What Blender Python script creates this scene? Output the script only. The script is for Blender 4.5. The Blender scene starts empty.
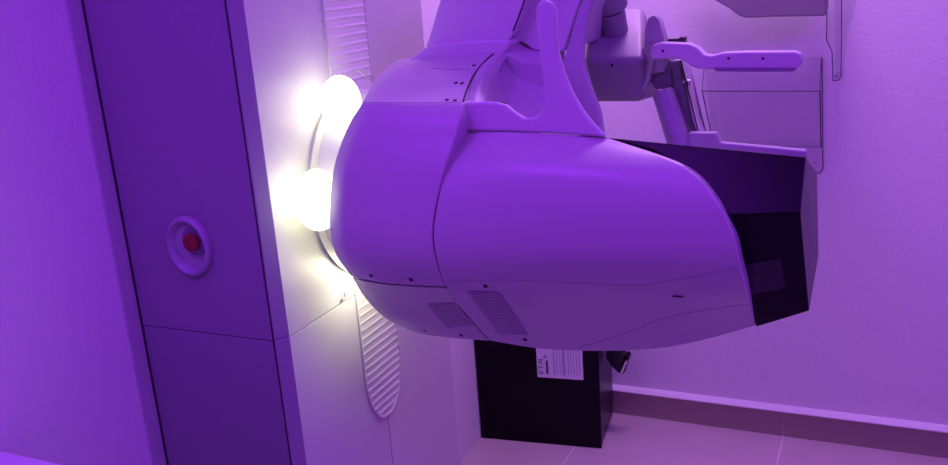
import bpy, math, bmesh
from mathutils import Vector, Matrix
from mathutils.bvhtree import BVHTree

C = bpy.context.scene.collection
PI = math.pi
# ------------------------------------------------------------------ camera
F = 902.88
R_ = Vector((0.90964346, 0.40930979, -0.0708115))
U_ = Vector((-0.0506706, 0.278534, 0.95908879))
D_ = Vector((-0.41228784, 0.86884078, -0.27410661))
CAM = Vector((0, 0, 1.5))
cd = bpy.data.cameras.new('camera'); cam = bpy.data.objects.new('camera', cd); C.objects.link(cam)
m = Matrix((R_, U_, -D_)).transposed().to_4x4(); m.translation = CAM
cam.matrix_world = m
cd.sensor_width = 36; cd.lens = F / 948 * 36; cd.clip_start = .02
bpy.context.scene.camera = cam

def ray(x, y): return D_ + R_ * ((x - 474) / F) - U_ * ((y - 232.5) / F)
def aty(x, y, Y): q = ray(x, y); return CAM + q * (Y / q.y)
def atx(x, y, X): q = ray(x, y); return CAM + q * (X / q.x)
def atz(x, y, Z): q = ray(x, y); return CAM + q * ((Z - 1.5) / q.z)

# ------------------------------------------------------------------ materials
def mat(name, col, rough=.5, metal=0, bump=0, bscale=60, var=0, spec=.5, coat=0):
    m = bpy.data.materials.new(name); m.use_nodes = True
    nt = m.node_tree; b = nt.nodes['Principled BSDF']
    b.inputs['Base Color'].default_value = (*col, 1); b.inputs['Roughness'].default_value = rough
    b.inputs['Metallic'].default_value = metal; b.inputs['Specular IOR Level'].default_value = spec
    b.inputs['Coat Weight'].default_value = coat
    tc = nt.nodes.new('ShaderNodeNewGeometry')
    if bump:
        n = nt.nodes.new('ShaderNodeTexNoise'); n.inputs['Scale'].default_value = bscale; n.inputs['Detail'].default_value = 4
        nt.links.new(tc.outputs['Position'], n.inputs['Vector'])
        bp = nt.nodes.new('ShaderNodeBump'); bp.inputs['Strength'].default_value = bump; bp.inputs['Distance'].default_value = .004
        nt.links.new(n.outputs['Fac'], bp.inputs['Height']); nt.links.new(bp.outputs['Normal'], b.inputs['Normal'])
    if var:
        n = nt.nodes.new('ShaderNodeTexNoise'); n.inputs['Scale'].default_value = 5; n.inputs['Detail'].default_value = 5
        nt.links.new(tc.outputs['Position'], n.inputs['Vector'])
        mx = nt.nodes.new('ShaderNodeMix'); mx.data_type = 'RGBA'
        mx.inputs['A'].default_value = (*[c * (1 - var) for c in col], 1); mx.inputs['B'].default_value = (*[min(1, c * (1 + var)) for c in col], 1)
        nt.links.new(n.outputs['Fac'], mx.inputs['Factor']); nt.links.new(mx.outputs['Result'], b.inputs['Base Color'])
    return m

WALL = mat('wall_paint', (.80, .79, .80), .75, bump=.3, bscale=90)
CEIL = mat('ceiling_paint', (.8, .8, .8), .8)
PLAST = mat('white_plastic', (.64, .63, .64), .36, var=.02)
PLAST2 = mat('pale_grey_plastic', (.50, .49, .52), .40, var=.02)
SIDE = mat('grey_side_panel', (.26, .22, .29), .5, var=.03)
GAP = mat('dark_gap', (.03, .02, .04), .7)
BLACK = mat('gloss_black_plastic', (.004, .002, .006), .3, var=.05, spec=.15)
BLACK2 = mat('satin_black_metal', (.008, .007, .012), .35)
DARKLBL = mat('dark_sticker', (.003, .004, .012), .25)
BEIGE = mat('tan_skirting_tile', (.36, .29, .24), .45, var=.06)
LIP = mat('white_grout', (.85, .83, .85), .6)
METAL = mat('brushed_metal', (.55, .52, .56), .35, metal=.8)
RED = mat('red_button', (.24, .01, .015), .45)
PAPER = mat('label_paper', (.75, .75, .78), .5)
INK = mat('label_ink', (.05, .04, .08), .6)
INK2 = mat('label_small_print', (.42, .40, .48), .6)
RIB = mat('ribbed_bellows', (.74, .72, .72), .5)
MIDG = mat('mid_grey_plastic', (.42, .40, .44), .45)
HEADP = mat('head_plastic', (.53, .52, .53), .34, var=.02)
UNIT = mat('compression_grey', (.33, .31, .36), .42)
GREYT = mat('grey_tray', (.25, .22, .26), .45)
VENT = mat('vent_mesh', (.46, .44, .48), .5)
VENTD = mat('vent_slot', (.33, .31, .36), .7)
SEAM = mat('seam_line', (.28, .25, .3), .7)
EDGE = mat('acrylic_edge', (.12, .1, .15), .6, spec=.2)
CONN = mat('connector_silver', (.8, .8, .8), .25, metal=.6)
COUNTER = mat('white_laminate', (.82, .82, .82), .3)

def acrylic(name, tint, gl=.07):
    m = bpy.data.materials.new(name); m.use_nodes = True; nt = m.node_tree
    nt.nodes.remove(nt.nodes['Principled BSDF']); out = nt.nodes['Material Output']
    t = nt.nodes.new('ShaderNodeBsdfTransparent'); t.inputs[0].default_value = (*tint, 1)
    g = nt.nodes.new('ShaderNodeBsdfGlossy'); g.inputs['Roughness'].default_value = .12
    x = nt.nodes.new('ShaderNodeMixShader'); x.inputs[0].default_value = gl
    nt.links.new(t.outputs[0], x.inputs[1]); nt.links.new(g.outputs[0], x.inputs[2]); nt.links.new(x.outputs[0], out.inputs[0])
    return m
ACR = acrylic('clear_acrylic', (.975, .97, .98), .05)
ACR2 = acrylic('smoky_acrylic', (.965, .96, .97), .04)

def emis(name, col, s):
    m = bpy.data.materials.new(name); m.use_nodes = True
    b = m.node_tree.nodes['Principled BSDF']
    b.inputs['Base Color'].default_value = (.9, .9, .9, 1)
    b.inputs['Emission Color'].default_value = (*col, 1); b.inputs['Emission Strength'].default_value = s
    return m
LAMP = emis('lit_lamp', (.97, 1, .55), 3.6)
LAMP_UNSEEN = emis('unseen_lamp', (1, .97, .66), 20)  # for the added lamp out of sight behind the head

def tilemat():
    m = bpy.data.materials.new('floor_tile'); m.use_nodes = True; nt = m.node_tree; b = nt.nodes['Principled BSDF']
    b.inputs['Roughness'].default_value = .22
    g = nt.nodes.new('ShaderNodeNewGeometry'); s = nt.nodes.new('ShaderNodeSeparateXYZ'); nt.links.new(g.outputs['Position'], s.inputs[0])
    outs = []
    for ax, off in (('X', .26), ('Y', -2.15)):
        a = nt.nodes.new('ShaderNodeMath'); a.operation = 'ADD'; a.inputs[1].default_value = off + .31 + 6.2; nt.links.new(s.outputs[ax], a.inputs[0])
        md = nt.nodes.new('ShaderNodeMath'); md.operation = 'MODULO'; md.inputs[1].default_value = .62; nt.links.new(a.outputs[0], md.inputs[0])
        c = nt.nodes.new('ShaderNodeMath'); c.operation = 'COMPARE'; c.inputs[1].default_value = .31; c.inputs[2].default_value = .0025; nt.links.new(md.outputs[0], c.inputs[0])
        outs.append(c)
    mx = nt.nodes.new('ShaderNodeMath'); mx.operation = 'MAXIMUM'; nt.links.new(outs[0].outputs[0], mx.inputs[0]); nt.links.new(outs[1].outputs[0], mx.inputs[1])
    n = nt.nodes.new('ShaderNodeTexNoise'); n.inputs['Scale'].default_value = 9; n.inputs['Detail'].default_value = 6; nt.links.new(g.outputs['Position'], n.inputs['Vector'])
    m1 = nt.nodes.new('ShaderNodeMix'); m1.data_type = 'RGBA'; m1.inputs['A'].default_value = (.50, .42, .42, 1); m1.inputs['B'].default_value = (.60, .52, .52, 1)
    nt.links.new(n.outputs['Fac'], m1.inputs['Factor'])
    m2 = nt.nodes.new('ShaderNodeMix'); m2.data_type = 'RGBA'; m2.inputs['B'].default_value = (.74, .68, .70, 1)
    nt.links.new(mx.outputs[0], m2.inputs['Factor']); nt.links.new(m1.outputs['Result'], m2.inputs['A']); nt.links.new(m2.outputs['Result'], b.inputs['Base Color'])
    return m
TILE = tilemat()

# ------------------------------------------------------------------ helpers
def link(name, me, parent=None, mats=(), smooth=None, bevel=0, seg=2, ang=40):
    o = bpy.data.objects.new(name, me); C.objects.link(o)
    for q in mats: me.materials.append(q)
    if smooth is not None:
        for p in me.polygons: p.use_smooth = True
        me.set_sharp_from_angle(angle=math.radians(smooth))
    if bevel:
        b = o.modifiers.new('bevel', 'BEVEL'); b.width = bevel; b.segments = seg; b.limit_method = 'ANGLE'; b.angle_limit = math.radians(ang)
        b.harden_normals = False
    if parent: o.parent = parent
    return o
def frombm(name, bm, parent=None, mats=(), **k):
    bmesh.ops.recalc_face_normals(bm, faces=bm.faces)
    me = bpy.data.meshes.new(name); bm.to_mesh(me); bm.free()
    return link(name, me, parent, mats, **k)
def box(bm, a, b, mi=0, M=None):
    vs = []
    for z in (a[2], b[2]):
        for x, y in ((a[0], a[1]), (b[0], a[1]), (b[0], b[1]), (a[0], b[1])):
            v = Vector((x, y, z)); vs.append(bm.verts.new(M @ v if M else v))
    for f in ((0, 3, 2, 1), (4, 5, 6, 7), (0, 1, 5, 4), (1, 2, 6, 5), (2, 3, 7, 6), (3, 0, 4, 7)):
        bm.faces.new([vs[i] for i in f]).material_index = mi
def boxo(name, a, b, mt, parent=None, bevel=0, **k):
    bm = bmesh.new(); box(bm, a, b); return frombm(name, bm, parent, (mt,), bevel=bevel, **k)
def prismbm(bm, pts, vec, mi=0, s=1.0):
    """closed polygon of 3D points pushed along vec"""
    c = sum(pts, Vector()) / len(pts)
    a = [bm.verts.new(p) for p in pts]; b = [bm.verts.new(c + (p - c) * s + vec) for p in pts]
    n = len(pts)
    fa = bm.faces.new(a); fb = bm.faces.new(b[::-1])
    for f in (fa, fb): f.material_index = mi
    for i in range(n): bm.faces.new([a[i], b[i], b[(i + 1) % n], a[(i + 1) % n]]).material_index = mi
def prism(name, pts, vec, mt, parent=None, s=1.0, **k):
    bm = bmesh.new(); prismbm(bm, [Vector(p) for p in pts], Vector(vec), 0, s)
    return frombm(name, bm, parent, (mt,), **k)
def cyl(bm, p0, p1, r0, r1=None, n=24, mi=0, rings=None):
    p0 = Vector(p0); p1 = Vector(p1); r1 = r0 if r1 is None else r1
    ax = (p1 - p0).normalized(); e = ax.orthogonal().normalized(); g = ax.cross(e)
    R = rings or [(0, r0), (1, r1)]
    prev = None
    for t, r in R:
        c = p0.lerp(p1, t); ring = [bm.verts.new(c + (e * math.cos(2 * PI * i / n) + g * math.sin(2 * PI * i / n)) * r) for i in range(n)]
        if prev:
            for i in range(n): bm.faces.new([prev[i], prev[(i + 1) % n], ring[(i + 1) % n], ring[i]]).material_index = mi
        else: bm.faces.new(ring[::-1]).material_index = mi
        prev = ring
    bm.faces.new(prev).material_index = mi
def cr(p0, p1, p2, p3, t):
    return .5 * ((2 * p1) + (-p0 + p2) * t + (2 * p0 - 5 * p1 + 4 * p2 - p3) * t * t + (-p0 + 3 * p1 - 3 * p2 + p3) * t ** 3)
def spl(pts, t):
    n = len(pts) - 1; x = min(max(t * n, 0), n - 1e-9); i = int(x); f = x - i
    return cr(pts[max(i - 1, 0)], pts[i], pts[i + 1], pts[min(i + 2, n)], f)
def loft(rows, nu=28, nv=28, linear=False):
    """rows of (px,py,Y) -> grid of world points, smooth both ways"""
    W = [[Vector(p) for p in r] for r in rows]
    R2 = [[spl(r, i / nu) for i in range(nu + 1)] for r in W]
    G = []
    for j in range(nv + 1):
        G.append([])
        for i in range(nu + 1):
            col = [R2[k][i] for k in range(len(rows))]
            if linear:
                x = min(j / nv * (len(rows) - 1), len(rows) - 1 - 1e-9); k = int(x); p = col[k].lerp(col[k + 1], x - k)
            else: p = spl(col, j / nv)
            G[-1].append(aty(p.x, p.y, p.z))
    return G
def shell(name, G, vec, mt, parent=None, s=1.0, bevel=.003, smooth=40, ang=50, sz=None):
    bm = bmesh.new(); vec = Vector(vec)
    V = [[bm.verts.new(p) for p in r] for r in G]
    for j in range(len(G) - 1):
        for i in range(len(G[0]) - 1):
            bm.faces.new([V[j][i], V[j][i + 1], V[j + 1][i + 1], V[j + 1][i]])
    rim = V[0][:] + [r[-1] for r in V[1:]] + V[-1][-2::-1] + [r[0] for r in V[-2:0:-1]]
    c = sum((v.co for v in rim), Vector()) / len(rim)
    Yb = c.y + vec.y
    back = []
    for v in rim:
        d = v.co - c; p = c + Vector((d.x * s, d.y, d.z * (sz or s))) + vec; p.y = Yb; back.append(bm.verts.new(p))
    n = len(rim)
    for i in range(n): bm.faces.new([rim[i], back[i], back[(i + 1) % n], rim[(i + 1) % n]])
    cc = bm.verts.new(sum((v.co for v in back), Vector()) / n)
    for i in range(n): bm.faces.new([back[i], cc, back[(i + 1) % n]])
    return frombm(name, bm, parent, (mt,), bevel=bevel, smooth=smooth, ang=ang)
def empty(name, loc, label, cat, group=None):
    o = bpy.data.objects.new(name, None); C.objects.link(o); o.location = loc; o.empty_display_size = .05
    o['label'] = label; o['category'] = cat
    if group: o['group'] = group
    return o
def adopt(child, par):
    child.parent = par; child.matrix_parent_inverse = Matrix.LocRotScale(par.location, par.rotation_euler, None).inverted() if par.type == 'EMPTY' else Matrix()
def struct(o): o['kind'] = 'structure'; return o
def bvh(o):
    me = o.data; return BVHTree.FromPolygons([v.co.copy() for v in me.vertices], [tuple(p.vertices) for p in me.polygons])
def hit(T, x, y):
    h, n, _, _ = T.ray_cast(CAM, ray(x, y).normalized())
    if h is None: return None, None
    if n.dot(ray(x, y)) > 0: n = -n
    return h, n
def disc(T, x, y, r, mt, name, parent, th=.002, inner=None, squash=1):
    h, n = hit(T, x, y)
    if h is None: print('MISS', name, x, y); return
    bm = bmesh.new(); cyl(bm, h - n * th, h + n * th * .5, r, n=16)
    if inner: cyl(bm, h + n * th * .3, h + n * th * .8, r * .5, n=10, mi=1)
    return frombm(name, bm, parent, (mt, inner or mt), smooth=40)
def groove(bm, T, pts, r=.0008, n=30, mi=0):
    P = [Vector((*p, 0)) for p in pts]; hs = []
    for i in range(n + 1):
        q = spl(P, i / n); h, nn = hit(T, q.x, q.y)
        if h: hs.append(h)
    for a, b in zip(hs, hs[1:]):
        if (b - a).length < .06: cyl(bm, a, b, r, n=6, mi=mi)
def patch(bm, T, quad, nu, nv, off=.0015, mi=0):
    q = [Vector(p) for p in quad]
    g = []
    for j in range(nv + 1):
        row = []
        for i in range(nu + 1):
            p = q[0].lerp(q[1], i / nu).lerp(q[3].lerp(q[2], i / nu), j / nv); h, n = hit(T, p.x, p.y)
            row.append((h, n))
        g.append(row)
    if any(h is None for r in g for h, _ in r): print('patch miss', quad); return
    for k in (1, -1):
        V = [[bm.verts.new(h + n * off * k) for h, n in r] for r in g]
        for j in range(nv):
            for i in range(nu): bm.faces.new([V[j][i], V[j][i + 1], V[j + 1][i + 1], V[j + 1][i]]).material_index = mi

# ------------------------------------------------------------------ room
XW, YB = -1.2, 2.772
struct(boxo('floor', (-1.3, -1.4, -.1), (2.0, 2.9, 0), TILE))
struct(boxo('ceiling', (-1.3, -1.4, 2.6), (2.0, 2.9, 2.7), CEIL))
struct(boxo('wall_left', (-1.3, -1.4, 0), (XW, YB, 2.6), WALL))
struct(boxo('wall_back', (-1.3, YB, 0), (2.0, 2.9, 2.6), WALL))
LOWBOUNCE = mat('low_bounce_wall', (.3, .3, .32), .8)  # unseen walls taken as white, greyed here only to cut bounced light
struct(boxo('wall_right', (1.9, -1.3, 0), (2.0, YB, 2.6), LOWBOUNCE))
struct(boxo('wall_front', (-1.2, -1.4, 0), (1.9, -1.3, 2.6), LOWBOUNCE))
bm = bmesh.new()
for x0, x1 in ((-1.2, -.881), (-.879, -.261), (-.259, .359), (.361, .979), (.981, 1.599), (1.601, 1.9)):
    box(bm, (x0, YB - .014, 0), (x1, YB, .089))
box(bm, (-1.2, YB - .012, 0), (1.9, YB, .0885), 1)
struct(frombm('baseboard_back', bm, None, (BEIGE, LIP)))
prof = [(YB - .024, .089), (YB - .024, .093), (YB - .014, .1), (YB, .104), (YB, .089)]
struct(prism('trim_1', [(-1.2, y, z) for y, z in prof], (3.1, 0, 0), LIP))  # white caulk bead; the ledge's lit look is put into its colour

# ------------------------------------------------------------------ counter at the lower left
ct = empty('counter_cabinet', (-1.0, .4, 0), 'white worktop cabinet by the left wall, only its bright far edge in view', 'cabinet')
zc = .86
pa, pb = atz(0, 451, zc), atz(68, 465, zc)
ye = (pa.y + pb.y) / 2
adopt(boxo('worktop', (-1.197, -.25, zc - .03), (-.72, ye, zc), COUNTER, bevel=.002), ct)
adopt(boxo('body', (-1.197, -.24, .08), (-.76, ye - .02, zc - .03), PLAST, bevel=.002), ct)
adopt(boxo('plinth', (-1.197, -.22, 0), (-.8, ye - .05, .08), SIDE), ct)
for k in range(2):
    d = boxo('door', (-.76, -.235 + k * .51, .09), (-.742, .265 + k * .51, zc - .04), PLAST, bevel=.002); adopt(d, ct)
    h = bmesh.new(); cyl(h, (-.73, .2 + k * .12, .6), (-.73, .2 + k * .12, .74), .006)
    for zz in (.61, .73): cyl(h, (-.743, .2 + k * .12, zz), (-.73, .2 + k * .12, zz), .004)
    ho = frombm('handle', h, None, (METAL,), smooth=40); ho.parent = d

# ------------------------------------------------------------------ the machine
MA = empty('mammography_machine', (-.9, 1.42, 0), 'large white breast x-ray machine with wall column, lit pivot and curved head ending in black', 'medical machine')
def add(o): adopt(o, MA); return o
XF = -.89
Y0, Y1 = 1.112, 1.703
yc = 1.408; hw = .068
zs = .942
# column shells: plan outline with chamfered front edges, lower and upper housings
def plan(y0, y1, ch0, ch1):
    return [(-1.19, y0), (-.906, y0), (XF - .004, y0 + .014), (XF, y0 + .02), (XF, y1), (-1.19, y1)]
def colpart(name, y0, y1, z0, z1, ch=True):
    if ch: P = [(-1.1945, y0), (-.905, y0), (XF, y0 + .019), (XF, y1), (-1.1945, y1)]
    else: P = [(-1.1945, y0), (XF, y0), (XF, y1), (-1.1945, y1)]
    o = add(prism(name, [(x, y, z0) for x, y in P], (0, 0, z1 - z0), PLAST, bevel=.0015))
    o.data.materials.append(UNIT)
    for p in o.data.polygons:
        if p.normal.y < -.3: p.material_index = 1  # chamfer made darker than the front: its shade is put into the colour
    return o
# the front is open where the carriage slot runs
def slotprof(z0, z1): pass
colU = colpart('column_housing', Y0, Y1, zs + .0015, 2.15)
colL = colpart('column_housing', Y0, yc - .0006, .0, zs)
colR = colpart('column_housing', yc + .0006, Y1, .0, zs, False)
add(boxo('column_core', (-1.18, Y0 + .025, .02), (XF - .004, Y1 - .01, 2.1), GAP))
add(boxo('back_plate', (-1.1995, 1.080, 0), (-1.196, Y1 + .02, 2.15), PLAST2, bevel=.001))
# grey side panels, a little proud of the shell
sp = []
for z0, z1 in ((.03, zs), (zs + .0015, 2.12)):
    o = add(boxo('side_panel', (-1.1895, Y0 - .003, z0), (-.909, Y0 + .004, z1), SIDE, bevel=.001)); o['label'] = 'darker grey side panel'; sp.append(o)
for xx in (-1.1955,):
    add(boxo('side_gap', (xx, Y0 - .0025, .03), (xx + .0055, Y0 + .002, 2.12), GAP))
add(boxo('side_gap', (-.9088, Y0 - .001, .03), (-.9065, Y0 + .003, 2.12), GAP))
# ribbed slot cover (rounded at the bottom)
zb = .662; zt = 1.98
def halfw(z):
    d = (z - zb)
    if d < hw * 1.6: return hw * math.sqrt(max(0, 1 - (1 - d / (hw * 1.6)) ** 2))
    return hw
bm = bmesh.new(); prev = None; z = zb + .001; k = 0
while z < zt:
    w = halfw(z); x = XF + (.0027 if k % 4 in (0,) else .0012)
    a, b = bm.verts.new((x, yc - w, z)), bm.verts.new((x, yc + w, z))
    c, d = bm.verts.new((XF - .001, yc - w, z)), bm.verts.new((XF - .001, yc + w, z))
    if prev:
        pa_, pb_, pc_, pd_ = prev
        bm.faces.new([pa_, pb_, b, a]); bm.faces.new([pc_, c, d, pd_]); bm.faces.new([pa_, a, c, pc_]); bm.faces.new([pb_, pd_, d, b])
    prev = (a, b, c, d); z += .0039; k += 1
add(frombm('slot_cover', bm, None, (RIB,)))
bm = bmesh.new(); P = []
for s_ in (-1, 1):
    pts = [(s_ * halfw(zb + .0005 + t * hw * 1.6), zb + t * hw * 1.6) for t in [i * i / 256 for i in range(17)]] + [(s_ * hw, zt)]
    for (y0, z0), (y1, z1) in zip(pts, pts[1:]): cyl(bm, (XF + .001, yc + y0, z0), (XF + .001, yc + y1, z1), .0028, n=8)
add(frombm('slot_rim', bm, None, (PLAST,), smooth=60))
# small hook screw on the column
bm = bmesh.new(); hp = atx(341, 296, XF)
for i in range(10):
    a0, a1 = [PI * (.6 - 1.5 * t / 10) for t in (i, i + 1)]
    cyl(bm, hp + Vector((.004, .007 * math.cos(a0), .007 * math.sin(a0))), hp + Vector((.004, .007 * math.cos(a1), .007 * math.sin(a1))), .0014, n=6)
cyl(bm, hp + Vector((-.002, 0, -.008)), hp + Vector((.004, 0, -.008)), .003, n=10)
add(frombm('screw_hook', bm, None, (METAL,), smooth=50))
# emergency stop
es = aty(191, 245.5, Y0 - .003)
bm = bmesh.new(); N = 40
def ring(bm, prof, c, n=40):
    prev = None
    for r, y in prof:
        rg = [bm.verts.new((c.x + r * math.cos(2 * PI * i / n) , c.y + y, c.z + 1.18 * r * math.sin(2 * PI * i / n))) for i in range(n)]
        if prev:
            for i in range(n): bm.faces.new([prev[i], prev[(i + 1) % n], rg[(i + 1) % n], rg[i]])
        prev = rg
ring(bm, [(.044, .0), (.0445, -.007), (.042, -.011), (.039, -.012), (.035, -.008), (.032, -.0008), (.022, -.0003), (.0005, -.0003)], es)
e = add(frombm('emergency_stop', bm, None, (mat('button_bezel', (.36, .33, .40), .4),), smooth=40)); e['label'] = 'round recessed cup with red button'
bm = bmesh.new(); c1 = es + Vector((.013, 0, .010))
cyl(bm, c1 + Vector((0, -.0002, 0)), c1 + Vector((0, -.005, 0)), .025, .025, n=32)
o = frombm('button_collar', bm, None, (mat('collar_dark', (.2, .16, .24), .5),), smooth=40); o.parent = e
bm = bmesh.new(); cyl(bm, c1 + Vector((0, -.004, 0)), c1 + Vector((0, -.018, 0)), .0145, n=28, rings=[(0, .011), (.4, .0125), (.55, .0155), (.85, .015), (1, .011)])
o = frombm('button_cap', bm, None, (RED,), smooth=50); o.parent = e; o['label'] = 'red push button'

# pivot between column and head
zh = 1.15
bm = bmesh.new()
cyl(bm, (XF - .001, yc, zh), (XF + .12, yc, zh), .19, n=64, rings=[(0, .175), (.08, .18), (.1, .165), (.5, .165), (.55, .15), (1, .15)])
add(frombm('pivot_hub', bm, None, (PLAST,), smooth=35))
for (x, y, rr) in ((341, 103, .040), (318, 200, .044), (376, 262, .034), (0, 0, .034)):  # bulbs sized to their glow; last two unseen, added to light slot and wall
    p = atx(x, y, XF + .055) if x else Vector((XF + .06, 1.575, 1.08))
    bm = bmesh.new(); bmesh.ops.create_uvsphere(bm, u_segments=24, v_segments=16, radius=rr)
    bmesh.ops.scale(bm, vec=(.8, 1, 1.15), verts=bm.verts); bmesh.ops.translate(bm, vec=p, verts=bm.verts)
    o = add(frombm('pivot_lamp', bm, None, (LAMP_UNSEEN if y == 262 else LAMP,), smooth=60)); o['label'] = 'glowing white lamp'
# cable loop above the lamp
bm = bmesh.new(); cp = [Vector(p) for p in ((340, 92, 0), (343, 80, 0), (350, 72, 0), (358, 70, 0), (366, 76, 0))]
q = [atx(p.x, p.y, XF + .05) for p in [spl(cp, i / 14) for i in range(15)]]
for a, b in zip(q, q[1:]): cyl(bm, a, b, .002, n=8)
add(frombm('cable', bm, None, (PLAST2,), smooth=60))

# hub cover, left end of the head
G = loft([
    [(362, 103, 1.150), (375, 103, 1.138), (402, 103, 1.13), (463, 103, 1.13)],
    [(352, 119, 1.145), (366, 119, 1.125), (396, 119, 1.11), (460, 119, 1.11)],
    [(343, 138, 1.140), (358, 138, 1.115), (390, 138, 1.10), (455, 138, 1.10)],
    [(334, 166, 1.135), (350, 166, 1.107), (386, 166, 1.09), (445, 166, 1.085)],
    [(330, 199, 1.133), (346, 199, 1.105), (382, 199, 1.085), (437, 199, 1.08)],
    [(330, 233, 1.133), (346, 233, 1.105), (380, 233, 1.085), (432, 233, 1.08)],
    [(337, 257, 1.138), (352, 259, 1.113), (382, 261, 1.095), (436, 262, 1.09)],
    [(351, 276, 1.150), (366, 280, 1.132), (392, 284, 1.12), (446, 287, 1.115)]])
hub = add(shell('hub_cover', G, (0, .37, 0), HEADP, s=.97, smooth=45))
G = loft([
    [(352, 277.5, 1.155), (364, 281, 1.138), (390, 285, 1.128), (446, 288, 1.12)],
    [(364, 297, 1.22), (382, 300, 1.20), (410, 303, 1.19), (457, 304, 1.165)],
    [(382, 316, 1.26), (400, 318, 1.235), (430, 320, 1.225), (471, 322, 1.205)],
    [(401, 327, 1.35), (418, 333, 1.30), (450, 338, 1.26), (489, 341, 1.235)]], 24, 16)
lowc = add(shell('lower_cover', G, (0, .34, 0), HEADP, s=.95, smooth=45))
G = loft([
    [(362, 102.5, 1.152), (375, 102.5, 1.14), (402, 102.5, 1.132), (463, 102.5, 1.132)],
    [(371, 86, 1.24), (384, 84, 1.215), (410, 83, 1.21), (470, 82, 1.20)],
    [(384, 70, 1.31), (400, 67, 1.285), (425, 66, 1.28), (480, 65, 1.27)],
    [(398, 60, 1.40), (416, 57, 1.38), (440, 55, 1.37), (496, 52, 1.35)]], 24, 16)
sho = add(shell('shoulder_cover', G, (0, .28, -.1), HEADP, s=.92, smooth=45))
# tube head cover
G = loft([
    [(458, 131, 1.15), (500, 132, 1.14), (550, 134, 1.14), (605, 137, 1.15)],
    [(446, 164, 1.10), (510, 164, 1.09), (590, 165, 1.09), (681, 165, 1.10)],
    [(438, 198, 1.08), (520, 198, 1.075), (620, 198, 1.075), (715, 198, 1.08)],
    [(433, 233, 1.08), (520, 233, 1.075), (625, 233, 1.075), (734, 234, 1.08)],
    [(437, 262, 1.09), (530, 262, 1.085), (640, 262, 1.085), (740, 262, 1.09)],
    [(446, 287, 1.115), (540, 288, 1.115), (645, 288, 1.115), (747, 289, 1.115)],
    [(463, 311, 1.165), (550, 317, 1.165), (650, 317, 1.165), (752, 309, 1.155)],
    [(490, 341, 1.235), (560, 350.5, 1.23), (665, 348, 1.22), (756, 326, 1.19)]], 44, 40)
head = add(shell('tube_head_cover', G, (0, .32, -.03), HEADP, s=.92, sz=.6, smooth=45))
# black end cover: faceted
rb = [(605, 137.5), (652, 149.5), (682, 165.5), (715, 198), (734.5, 234), (742, 268), (750, 300), (756.5, 327)]
rbY = [1.155, 1.11, 1.105, 1.085, 1.085, 1.098, 1.14, 1.195]
def onplane(x, y, a, b, c):
    n = (b - a).cross(c - a); q = ray(x, y); return CAM + q * ((a - CAM).dot(n) / q.dot(n))
a0 = aty(605, 137.5, 1.16); tr = aty(806, 157, 1.125); md = aty(800.5, 213, 1.09); a7 = aty(756.5, 327, 1.185)
up_ = [onplane(x, y, a0, tr, md) for x, y in ((652, 149.5), (682, 165.5), (709, 191), (726, 215))]
lo_ = [onplane(x, y, up_[-1], md, a7) for x, y in ((734.5, 234), (742, 268), (750, 300))]
br = onplane(809, 311, up_[-1], md, a7)
A = [a0] + up_ + lo_ + [a7]
e1 = aty(814.5, 259, 1.32)
bm = bmesh.new(); V = [bm.verts.new(p) for p in A]; vt, vm, vb, ve = [bm.verts.new(p) for p in (tr, md, br, e1)]
bm.faces.new([V[0], V[1], V[2], V[3], V[4], vm, vt]); bm.faces.new([V[4], V[5], V[6], V[7], V[8], vb, vm])
bt = bm.verts.new(tr + Vector((-.004, .25, -.075))); bb = bm.verts.new(br + Vector((-.006, .24, .0)))
bl = bm.verts.new(A[0] + Vector((0, .25, -.08))); bbl = bm.verts.new(A[-1] + Vector((-.01, .24, .02)))
bm.faces.new([vt, vm, ve]); bm.faces.new([vm, vb, ve]); bm.faces.new([vt, ve, bt]); bm.faces.new([vb, bb, ve]); bm.faces.new([bt, ve, bb])
bm.faces.new([V[0], vt, bt, bl]); bm.faces.new([V[8], bbl, bb, vb]); bm.faces.new([bl, bt, bb, bbl])
cv = bm.verts.new((A[3] + Vector((-.02, .12, 0))))
loopv = V + [bbl, bl]
for a, b in zip(loopv, loopv[1:] + loopv[:1]): bm.faces.new([a, b, cv])
endc = add(frombm('black_end_cover', bm, None, (BLACK,), bevel=.0015)); endc['label'] = 'gloss black faceted end cover'
T = bvh(endc); bm = bmesh.new(); patch(bm, T, [(747, 264), (781, 258), (785, 287), (751, 295)], 6, 6, .0008)
o = frombm('dark_sticker', bm, None, (DARKLBL,)); o.parent = endc

# handle plate rising from the head
ho_ = [(463, 102.5), (482, 101.5), (496, 102), (506, 105), (514, 112), (524, 118), (534, 117.5), (541.5, 111), (544, 101), (542.5, 85), (540.5, 65), (538.5, 40), (535.5, 14), (536.5, 5), (541, 0.5), (547, 0), (552.5, 3), (554.5, 11), (555, 32), (557.5, 52), (563, 72), (571, 91), (582, 110), (594, 125), (606, 137), (550, 133.5), (500, 131.5), (458, 130.5)]
o = add(prism('grab_handle', [aty(x, y, 1.14) for x, y in ho_], (0, .014, -.002), PLAST, bevel=.004, seg=3, smooth=40, ang=50))
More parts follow.
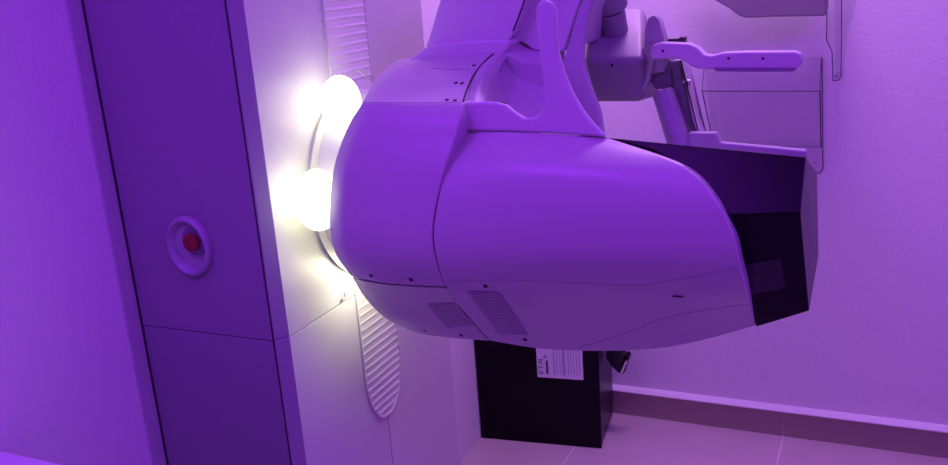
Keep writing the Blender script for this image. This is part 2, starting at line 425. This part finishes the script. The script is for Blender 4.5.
# recess behind the handle
G = loft([
    [(464, 103, 1.15), (474, 103, 1.155), (484, 102, 1.17)],
    [(471, 82, 1.205), (480, 82, 1.21), (490, 86, 1.225)],
    [(481, 65, 1.275), (490, 64, 1.28), (499, 69, 1.29)],
    [(497, 52, 1.355), (503, 51, 1.36), (509, 55, 1.365)]], 10, 18)
add(shell('shoulder_edge', G, (0, .03, -.02), HEADP, s=.95, smooth=45))
G = loft([
    [(486, 40, 1.40), (505, 36, 1.41), (519, 34, 1.42), (534, 42, 1.42), (556, 44, 1.42), (566, 48, 1.42)],
    [(482, 70, 1.30), (500, 70, 1.33), (520, 70, 1.37), (540, 72, 1.38), (555, 74, 1.375), (563, 76, 1.385)],
    [(478, 88, 1.24), (497, 90, 1.28), (516, 92, 1.31), (540, 96, 1.33), (562, 98, 1.33), (572, 99, 1.34)],
    [(476, 108, 1.18), (495, 112, 1.20), (516, 122, 1.22), (545, 124, 1.26), (570, 126, 1.27), (588, 131, 1.28)]], 30, 20)
add(shell('handle_recess', G, (0, .03, -.02), PLAST2, s=.93, smooth=45))
# rising arm: pale left box, middle panel, right spine
def arm(name, pts, Y, vec, mt, s=1.0, bevel=.006, Yt=None):
    return add(prism(name, [aty(x, y, Y) for x, y in pts], vec, mt, s=s, bevel=bevel, seg=3, smooth=40, ang=50))
ah = arm('arm_housing', [(459, -60), (543.5, -60), (526, 0), (516, 29), (510, 39), (503, 43), (470, 43), (440, 45.5), (428, 47.5), (425.5, 47), (440, 0)], 1.36, (0, .2, .02), PLAST, s=.97, bevel=.012)
arm('arm_foot', [(429, 45), (440, 43), (470, 41), (506, 40), (511, 42), (507, 50), (500, 56), (440, 61), (412, 62), (406, 61)], 1.35, (0, .2, 0), PLAST, bevel=.005)
arm('arm_panel', [(543, -60), (604, -60), (585, -10), (575.5, 14), (564, 51.5), (548, 52), (533, 50), (525, 44), (519, 41), (511, 42), (524.8, 0)], 1.39, (0, .2, 0), PLAST, bevel=.003)
arm('arm_spine', [(606, -60), (632, -60), (596, -5), (588, 16), (584, 40), (583, 62), (590, 86), (600, 112), (604, 140), (596, 146), (581, 138), (563, 100), (561, 64), (566, 50), (577.5, 12), (588, -15)], 1.385, (0, .015, 0), PLAST2, bevel=.004)

T = bvh(ah); bm = bmesh.new(); groove(bm, T, [(530.5, -20), (524.5, 0), (519, 16), (513, 31)], .0014, 20); frombm('cover_seam', bm, None, (GAP,)).parent = ah
# compression unit
q_ = [aty(584, 60, 1.52), aty(646, 60, 1.52), aty(643, 102, 1.55), aty(587, 102, 1.55), aty(589, 3, 1.68), aty(645, 6, 1.68)]
q_ += [q_[2] + Vector((0, .14, -.01)), q_[3] + Vector((0, .14, -.01))]
bm = bmesh.new(); V = [bm.verts.new(p) for p in q_]
for f in ((0, 1, 2, 3), (4, 5, 1, 0), (3, 2, 6, 7), (7, 6, 5, 4), (0, 3, 7, 4), (1, 5, 6, 2)): bm.faces.new([V[i] for i in f])
bmesh.ops.recalc_face_normals(bm, faces=bm.faces)
bmesh.ops.bevel(bm, geom=list(bm.edges), offset=.014, segments=5, profile=.5, affect='EDGES')
cu = add(frombm('compression_unit', bm, None, (UNIT,), smooth=35))
T = bvh(cu); disc(T, 612, 65, .0025, GAP, 'screw', cu)
k0 = aty(615, 31, 1.60); k1 = aty(611, 9, 1.575); k2 = aty(604, -28, 1.55)
bm = bmesh.new(); cyl(bm, k0 - (k1 - k0) * .3, k1, .0235, n=32); cyl(bm, k1, k2, .03, n=32, rings=[(0, .027), (.06, .030), (.9, .030), (1, .026)])
add(frombm('compression_knob', bm, None, (UNIT,), smooth=40))
# bracket plates right of the unit
arm('bracket_plate', [(645, 30), (648, 18), (654, 15), (659, 20), (664, 38), (668, 60), (664, 72), (652, 74), (646, 90), (643, 70)], 1.55, (0, .03, 0), PLAST2, bevel=.002)
arm('bracket_plate', [(641, 52), (646, 44), (655, 42), (655, 60), (650, 80), (643, 92), (638, 84)], 1.545, (0, .05, 0), METAL, bevel=.002)
arm('clamp_block', [(649, 62), (670, 60), (672, 88), (655, 90), (650, 80)], 1.56, (0, .05, 0), GREYT, bevel=.002)
bm = bmesh.new(); a = aty(668, 42, 1.54); cyl(bm, a, a + Vector((.028, 0, 0)), .006, n=14); cyl(bm, a + Vector((.02, 0, 0)), a + Vector((.03, 0, 0)), .009, n=14)
add(frombm('clamp_screw', bm, None, (BLACK2,), smooth=40))
# sloping rail and guide post
arm('guide_rail', [(667, 62), (679, 60), (684, 88), (691, 120), (702, 150), (694, 162), (684, 150), (676, 110)], 1.57, (0, .04, 0), UNIT, bevel=.002)
arm('guide_rail', [(679, 60), (682, 60), (693, 118), (704, 150), (702, 152)], 1.56, (0, .055, 0), PLAST, bevel=.001)
bm = bmesh.new(); p0 = aty(663, 91, 1.55); p1 = aty(684, 160, 1.52); cyl(bm, p0, p1, .0195, n=32, rings=[(0, .017), (.03, .0195), (1, .0195)])
add(frombm('guide_post', bm, None, (UNIT,), smooth=40))
bm = bmesh.new(); a = aty(682, 82.5, 1.57); cyl(bm, a, a + Vector((.013, -.002, 0)), .003, n=12); cyl(bm, a + Vector((.010, -.002, 0)), a + Vector((.015, -.002, 0)), .0055, n=12)
add(frombm('clamp_screw', bm, None, (METAL,), smooth=40))
arm('lower_tray', [(688, 133), (716, 133), (720, 143), (806, 151), (807, 160), (700, 164), (688, 150)], 1.52, (0, .02, -.0), MIDG, bevel=.003)
# paddle arm
pa_ = add(prism('paddle_arm', [aty(x, y, 1.50) for x, y in [(652, 60), (650, 52), (653, 45), (660, 43), (678, 43.5), (689, 44), (697, 48), (704, 55), (712, 56), (722, 53), (745, 52), (795, 52), (800, 54.5), (802, 60), (800, 66), (795, 69.5), (760, 70), (714, 70), (700, 69), (692, 67), (684, 61), (678, 59), (664, 59)]], (0, .03, 0), PLAST, bevel=.003, seg=3, smooth=40, ang=50))
bm = bmesh.new(); prismbm(bm, [aty(x, y, 1.498) for x, y in [(713, 67.5), (797, 67.5), (794, 71.5), (760, 72), (716, 71.5)]], Vector((0, .028, 0)))
o = frombm('lower_edge_strip', bm, None, (SIDE,), bevel=.001); o.parent = pa_  # darker strip along the arm's lower edge
T = bvh(pa_)
for x, y in ((728.5, 58.5), (763, 58.5), (663, 51)): disc(T, x, y, .0022, GAP, 'screw', pa_, th=.001)

# details on the head
T = bvh(hub)
for x, y in ((371, 275.5), (411, 279.5)): disc(T, x, y, .0036, GAP, 'screw', hub)
T = bvh(lowc)
for x, y in ((425, 330.5), (461, 335)): disc(T, x, y, .0034, GAP, 'screw', lowc)
def vent(par, quad, n, T):
    bm = bmesh.new(); patch(bm, T, quad, 8, 8, .0012, 0)
    q = [Vector(p) for p in quad]
    for i in range(n):
        t0, t1 = (i + .45) / (n + .4), (i + .95) / (n + .4)
        L = lambda s, t: q[0].lerp(q[1], s).lerp(q[3].lerp(q[2], s), t)
        for s0, s1 in ((.05, .48), (.52, .95)):
            patch(bm, T, [L(s0, t0), L(s1, t0), L(s1, t1), L(s0, t1)], 3, 1, .0016, 1)
    o = frombm('vent', bm, None, (VENT, VENTD)); o.parent = par
vent(lowc, [(427, 304), (459, 303), (477, 324), (447, 328)], 9, T)
T = bvh(head)
vent(head, [(467, 291), (499, 292), (528, 335), (498, 333.5)], 14, T)
for x, y in ((485.5, 286), (525, 339.5)): disc(T, x, y, .0036, GAP, 'screw', head)
h, n = hit(T, 678, 297)
bm = bmesh.new(); cyl(bm, h - n * .002, h + n * .0008, .0075, n=20)
bmesh.ops.scale(bm, vec=(1, 1, .35), space=Matrix.Translation(-h), verts=bm.verts)
frombm('finger_slot', bm, None, (GAP,), smooth=40).parent = head
bm = bmesh.new()
groove(bm, T, [(448, 281), (490, 280), (526, 280.5), (599, 284), (640, 285), (679, 279), (708, 274), (741, 266)], .0005, 60)
frombm('cover_seam', bm, None, (SEAM,)).parent = head; bm = bmesh.new()
groove(bm, T, [(578, 347), (605, 340), (630, 331), (663, 319), (698, 311), (751, 304)], .0005, 40)
frombm('cover_seam', bm, None, (SEAM,)).parent = head
T = bvh(sho)
for x, y in ((456, 83), (462, 83.5), (447, 100), (455, 100.5), (474, 65.5)): disc(T, x, y, .0028, GAP, 'screw', sho)
bm = bmesh.new(); groove(bm, T, [(430, 68), (450, 69.5), (470, 69)], .0006, 16); frombm('cover_seam', bm, None, (SEAM,)).parent = sho
bm = bmesh.new(); groove(bm, T, [(463, 101.5), (467.5, 88), (475, 73), (484, 62), (493, 54)], .0012, 24); frombm('cover_seam', bm, None, (GAP,)).parent = sho

# ------------------------------------------------------------------ black box on the floor
fl, fr = atz(481, 437, 0), atz(602, 448, 0)
ang = math.atan2(fr.y - fl.y, fr.x - fl.x)
W = (fr - fl).length; H = .47
bk = atz(620, 411, 0); dep = .235
UP = empty('power_supply_box', fl, 'black upright power supply box with white rating label, on the floor behind the machine', 'power supply')
UP.rotation_euler = (0, 0, ang)
def up(o): o.parent = UP; return o
Wd = W
up(boxo('case', (.006, 0, .012), (Wd, dep, H), BLACK2, bevel=.004))
up(boxo('front_panel', (.004, -.006, .0), (Wd + .0, .0, H + .002), BLACK, bevel=.003))
up(boxo('base', (.01, .005, 0), (Wd - .008, dep - .01, .012), BLACK2))
Mi = (Matrix.Translation(fl) @ Matrix.Rotation(ang, 4, 'Z')).inverted()
def onf(x, y):
    o = Mi @ CAM; d = Mi.to_3x3() @ ray(x, y); return o + d * ((-.006 - o.y) / d.y)
L0, L1, L2, L3 = onf(538, 345), onf(583, 349), onf(583.5, 380), onf(537.5, 374.5)
x0, x1 = L3.x, L2.x; z0 = L2.z; z1 = z0 + .13
lb = up(boxo('rating_label', (x0, -.0072, z0), (x1, -.006, z1), PAPER)); lb['label'] = 'white printed rating label'
bm = bmesh.new(); w = x1 - x0
def strip(a, b, c, d, mi=0): box(bm, (x0 + w * a, -.0076, z0 + .13 * c), (x0 + w * b, -.0071, z0 + .13 * d), mi)
for i, (a, b) in enumerate(((.36, .39), (.43, .45), (.50, .515), (.56, .62), (.68, .70), (.74, .755), (.80, .815), (.86, .875), (.92, .935))):
    strip(a, b, .10 + .02 * (i % 3), .92 - .05 * (i % 2), 1)
strip(.20, .245, .10, .46)
frombm('label_print', bm, None, (INK, INK2)).parent = lb
def txt(s, x, z, size, par, name):
    cu_ = bpy.data.curves.new(name, 'FONT'); cu_.body = s; cu_.size = size; cu_.extrude = .0003; cu_.align_x = 'LEFT'
    o = bpy.data.objects.new(name, cu_); C.objects.link(o); o.data.materials.append(INK)
    o.matrix_basis = Matrix.Translation((x, -.0077, z)) @ Matrix.Rotation(PI / 2, 4, 'X') @ Matrix.Rotation(PI / 2, 4, 'Z')
    o.parent = par
    me = bpy.data.meshes.new_from_object(o.evaluated_get(bpy.context.evaluated_depsgraph_get()))
    o2 = bpy.data.objects.new(name, me); C.objects.link(o2); o2.matrix_basis = o.matrix_basis; o2.parent = par
    bpy.data.objects.remove(o); return o2
txt('E\u00b7T\u00b7N', x0 + w * .13, z0 + .012, .022, lb, 'logo_print')
bm = bmesh.new(); cyl(bm, (x0 + w * .19, -.0071, z0 + .13 * .56), (x0 + w * .19, -.0077, z0 + .13 * .56), .0065, n=20)
frombm('round_mark', bm, None, (INK2,)).parent = lb
# plug sticking out of the right side
pl = empty('power_plug', aty(620, 362, 2.62), 'black cable plug with a silver edge at the right side of the black box', 'plug')
def pq(x, y, Y=2.6): return aty(x, y, Y)
pts = [(606, 350), (619, 350), (625, 357), (620, 374), (617, 372), (611, 366), (606, 358)]
adopt(prism('plug_body', [pq(*p) for p in pts], (0, .035, 0), BLACK2, bevel=.003), pl)
adopt(prism('plug_collar', [pq(x, y, 2.597) for x, y in [(619, 372), (625, 355), (628.5, 358), (623, 375)]], (0, .04, 0), BLACK, bevel=.002), pl)
o = prism('contact_edge', [pq(x, y, 2.595) for x, y in [(620.5, 372.5), (625.7, 360.5), (627.2, 361.5), (622.3, 374)]], (0, .004, 0), CONN); adopt(o, pl); o['label'] = 'silver contact edge'

# ------------------------------------------------------------------ acrylic rack on the back wall
def slab(bm, pts, th, mi=0): prismbm(bm, [Vector(p) for p in pts], Vector(th), mi)
yb = YB - .004
RK = empty('mounted_rack', (-.34, YB - .005, .9), 'clear acrylic box rack fixed low on the rear wall, behind the slender paddle arm', 'rack')
def wl(x, y, Y=None): return aty(x, y, Y or yb)
bm = bmesh.new(); slab(bm, [wl(704, 57), wl(822, 57), wl(823, 168), wl(820, 173), wl(724, 172), wl(716, 168)], (0, -.004, 0))
adopt(frombm('back_panel', bm, None, (ACR,)), RK)
ft = [aty(702, 91, 2.60), aty(820, 91, 2.60)]; fb = [aty(714, 146, 2.68), aty(821, 147, 2.68)]
bm = bmesh.new(); slab(bm, [ft[0], ft[1], fb[1], fb[0]], (0, -.004, 0)); adopt(frombm('front_panel', bm, None, (ACR2,)), RK)
for a, b, x, y, sx in ((ft[0], fb[0], 705, 58, 1), (ft[1], fb[1], 821.5, 58, -1)):
    bm = bmesh.new(); t = aty(x, y, yb); bt_ = Vector((b.x, yb, b.z)); slab(bm, [a, b, bt_, t], (.004 * sx, 0, 0))
    adopt(frombm('side_panel', bm, None, (ACR,)), RK)
bm = bmesh.new(); slab(bm, [fb[0], fb[1], Vector((fb[1].x, yb, fb[1].z)), Vector((fb[0].x, yb, fb[0].z))], (0, 0, -.004)); adopt(frombm('bottom_panel', bm, None, (ACR,)), RK)
bm = bmesh.new()
for a, b, r in ((ft[0], ft[1], .0022), (ft[0], fb[0], .0018), (ft[1], fb[1], .0018), (fb[0], fb[1], .001), (ft[0], wl(705, 58), .0012), (ft[1], wl(821.5, 58), .0015), (wl(822, 58), wl(823, 168), .0014), (wl(823, 168), wl(820, 173), .0014), (wl(820, 173), wl(806, 172.6), .0014)): cyl(bm, a, b, r, n=6)
adopt(frombm('panel_edges', bm, None, (EDGE,)), RK)
bm = bmesh.new(); p = wl(815, 162); cyl(bm, p + Vector((0, -.005, 0)), p + Vector((0, -.009, 0)), .004, n=12); adopt(frombm('wall_screw', bm, None, (METAL,), smooth=40), RK)

# upper rack and its grey tray
UR = empty('mounted_holder', (-.13, YB - .005, 1.2), 'tall clear acrylic holder strip on the rear wall above, beside the grey tray', 'rack')
bm = bmesh.new(); slab(bm, [aty(x, y, 2.70) for x, y in [(828, -60), (842, -60), (841.5, 40), (841, 76), (839, 80), (833, 81), (832, 52), (826, 40), (827, 20)]], (0, -.005, 0)); adopt(frombm('front_strip', bm, None, (ACR2,)), UR)
bm = bmesh.new(); slab(bm, [aty(x, y, yb) for x, y in [(834, -60), (862, -60), (856, 5), (848, 30), (843, 78), (836, 80)]], (0, -.004, 0)); adopt(frombm('back_panel', bm, None, (ACR2,)), UR)
bm = bmesh.new()
e_ = [aty(x, y, 2.695) for x, y in [(842, -60), (841.5, 40), (841, 76), (839, 80), (833, 81), (832, 52), (826.5, 40), (828, -60)]]
for a, b in zip(e_, e_[1:]): cyl(bm, a, b, .0014, n=6)
adopt(frombm('panel_edges', bm, None, (EDGE,)), UR)
bm = bmesh.new(); p = aty(836, 76, 2.695); cyl(bm, p, p + Vector((0, -.004, 0)), .003, n=12); adopt(frombm('screw', bm, None, (METAL,), smooth=40), UR)
bm = bmesh.new(); p = aty(836, 76, 2.70); cyl(bm, p, Vector((p.x, yb, p.z)), .004, n=10); adopt(frombm('spacer', bm, None, (METAL,), smooth=40), UR)
o = prism('mounted_tray', [aty(x, y, 2.60) for x, y in [(690, -60), (826, -60), (826, 14), (825, 16.3), (775, 17), (752, 18.2), (745, 18), (738, 15.5), (730, 9), (714, 0)]], (0, .09, .012), GREYT, bevel=.004)
o['label'] = 'grey tray panel hung high on the rear wall, cut by the top picture edge'; o['category'] = 'tray'

# ------------------------------------------------------------------ lights
def area(name, loc, tgt, size, power, col, sy=None, spread=None):
    l = bpy.data.lights.new(name, 'AREA'); l.size = size; l.energy = power; l.color = col
    if sy: l.shape = 'RECTANGLE'; l.size_y = sy
    if spread: l.spread = spread
    o = bpy.data.objects.new(name, l); C.objects.link(o); o.location = loc
    o.rotation_euler = (Vector(tgt) - Vector(loc)).to_track_quat('-Z', 'Y').to_euler()
    return o
PUR = (.32, .031, 1.0)
area('ceiling_light', (1.05, .35, 2.55), (.6, .6, 0), .7, 44, PUR, .9)
area('ceiling_light', (-.92, -.1, 2.5), (-1.0, .3, 0), .3, 17, PUR, .9)
area('ceiling_light', (-.35, 2.35, 2.55), (-.35, 2.6, 0), .6, 20, (.78, .36, 1.0), .3)
w = bpy.data.worlds.new('world'); bpy.context.scene.world = w; w.use_nodes = True
w.node_tree.nodes['Background'].inputs[0].default_value = (.3, .08, .8, 1); w.node_tree.nodes['Background'].inputs[1].default_value = .0
sc = bpy.context.scene
sc.view_settings.view_transform = 'Standard'; sc.view_settings.look = 'None'; sc.view_settings.gamma = 1; sc.view_settings.use_curve_mapping = False
sc.view_settings.exposure = 0
sc.cycles.max_bounces = 8; sc.cycles.transparent_max_bounces = 16
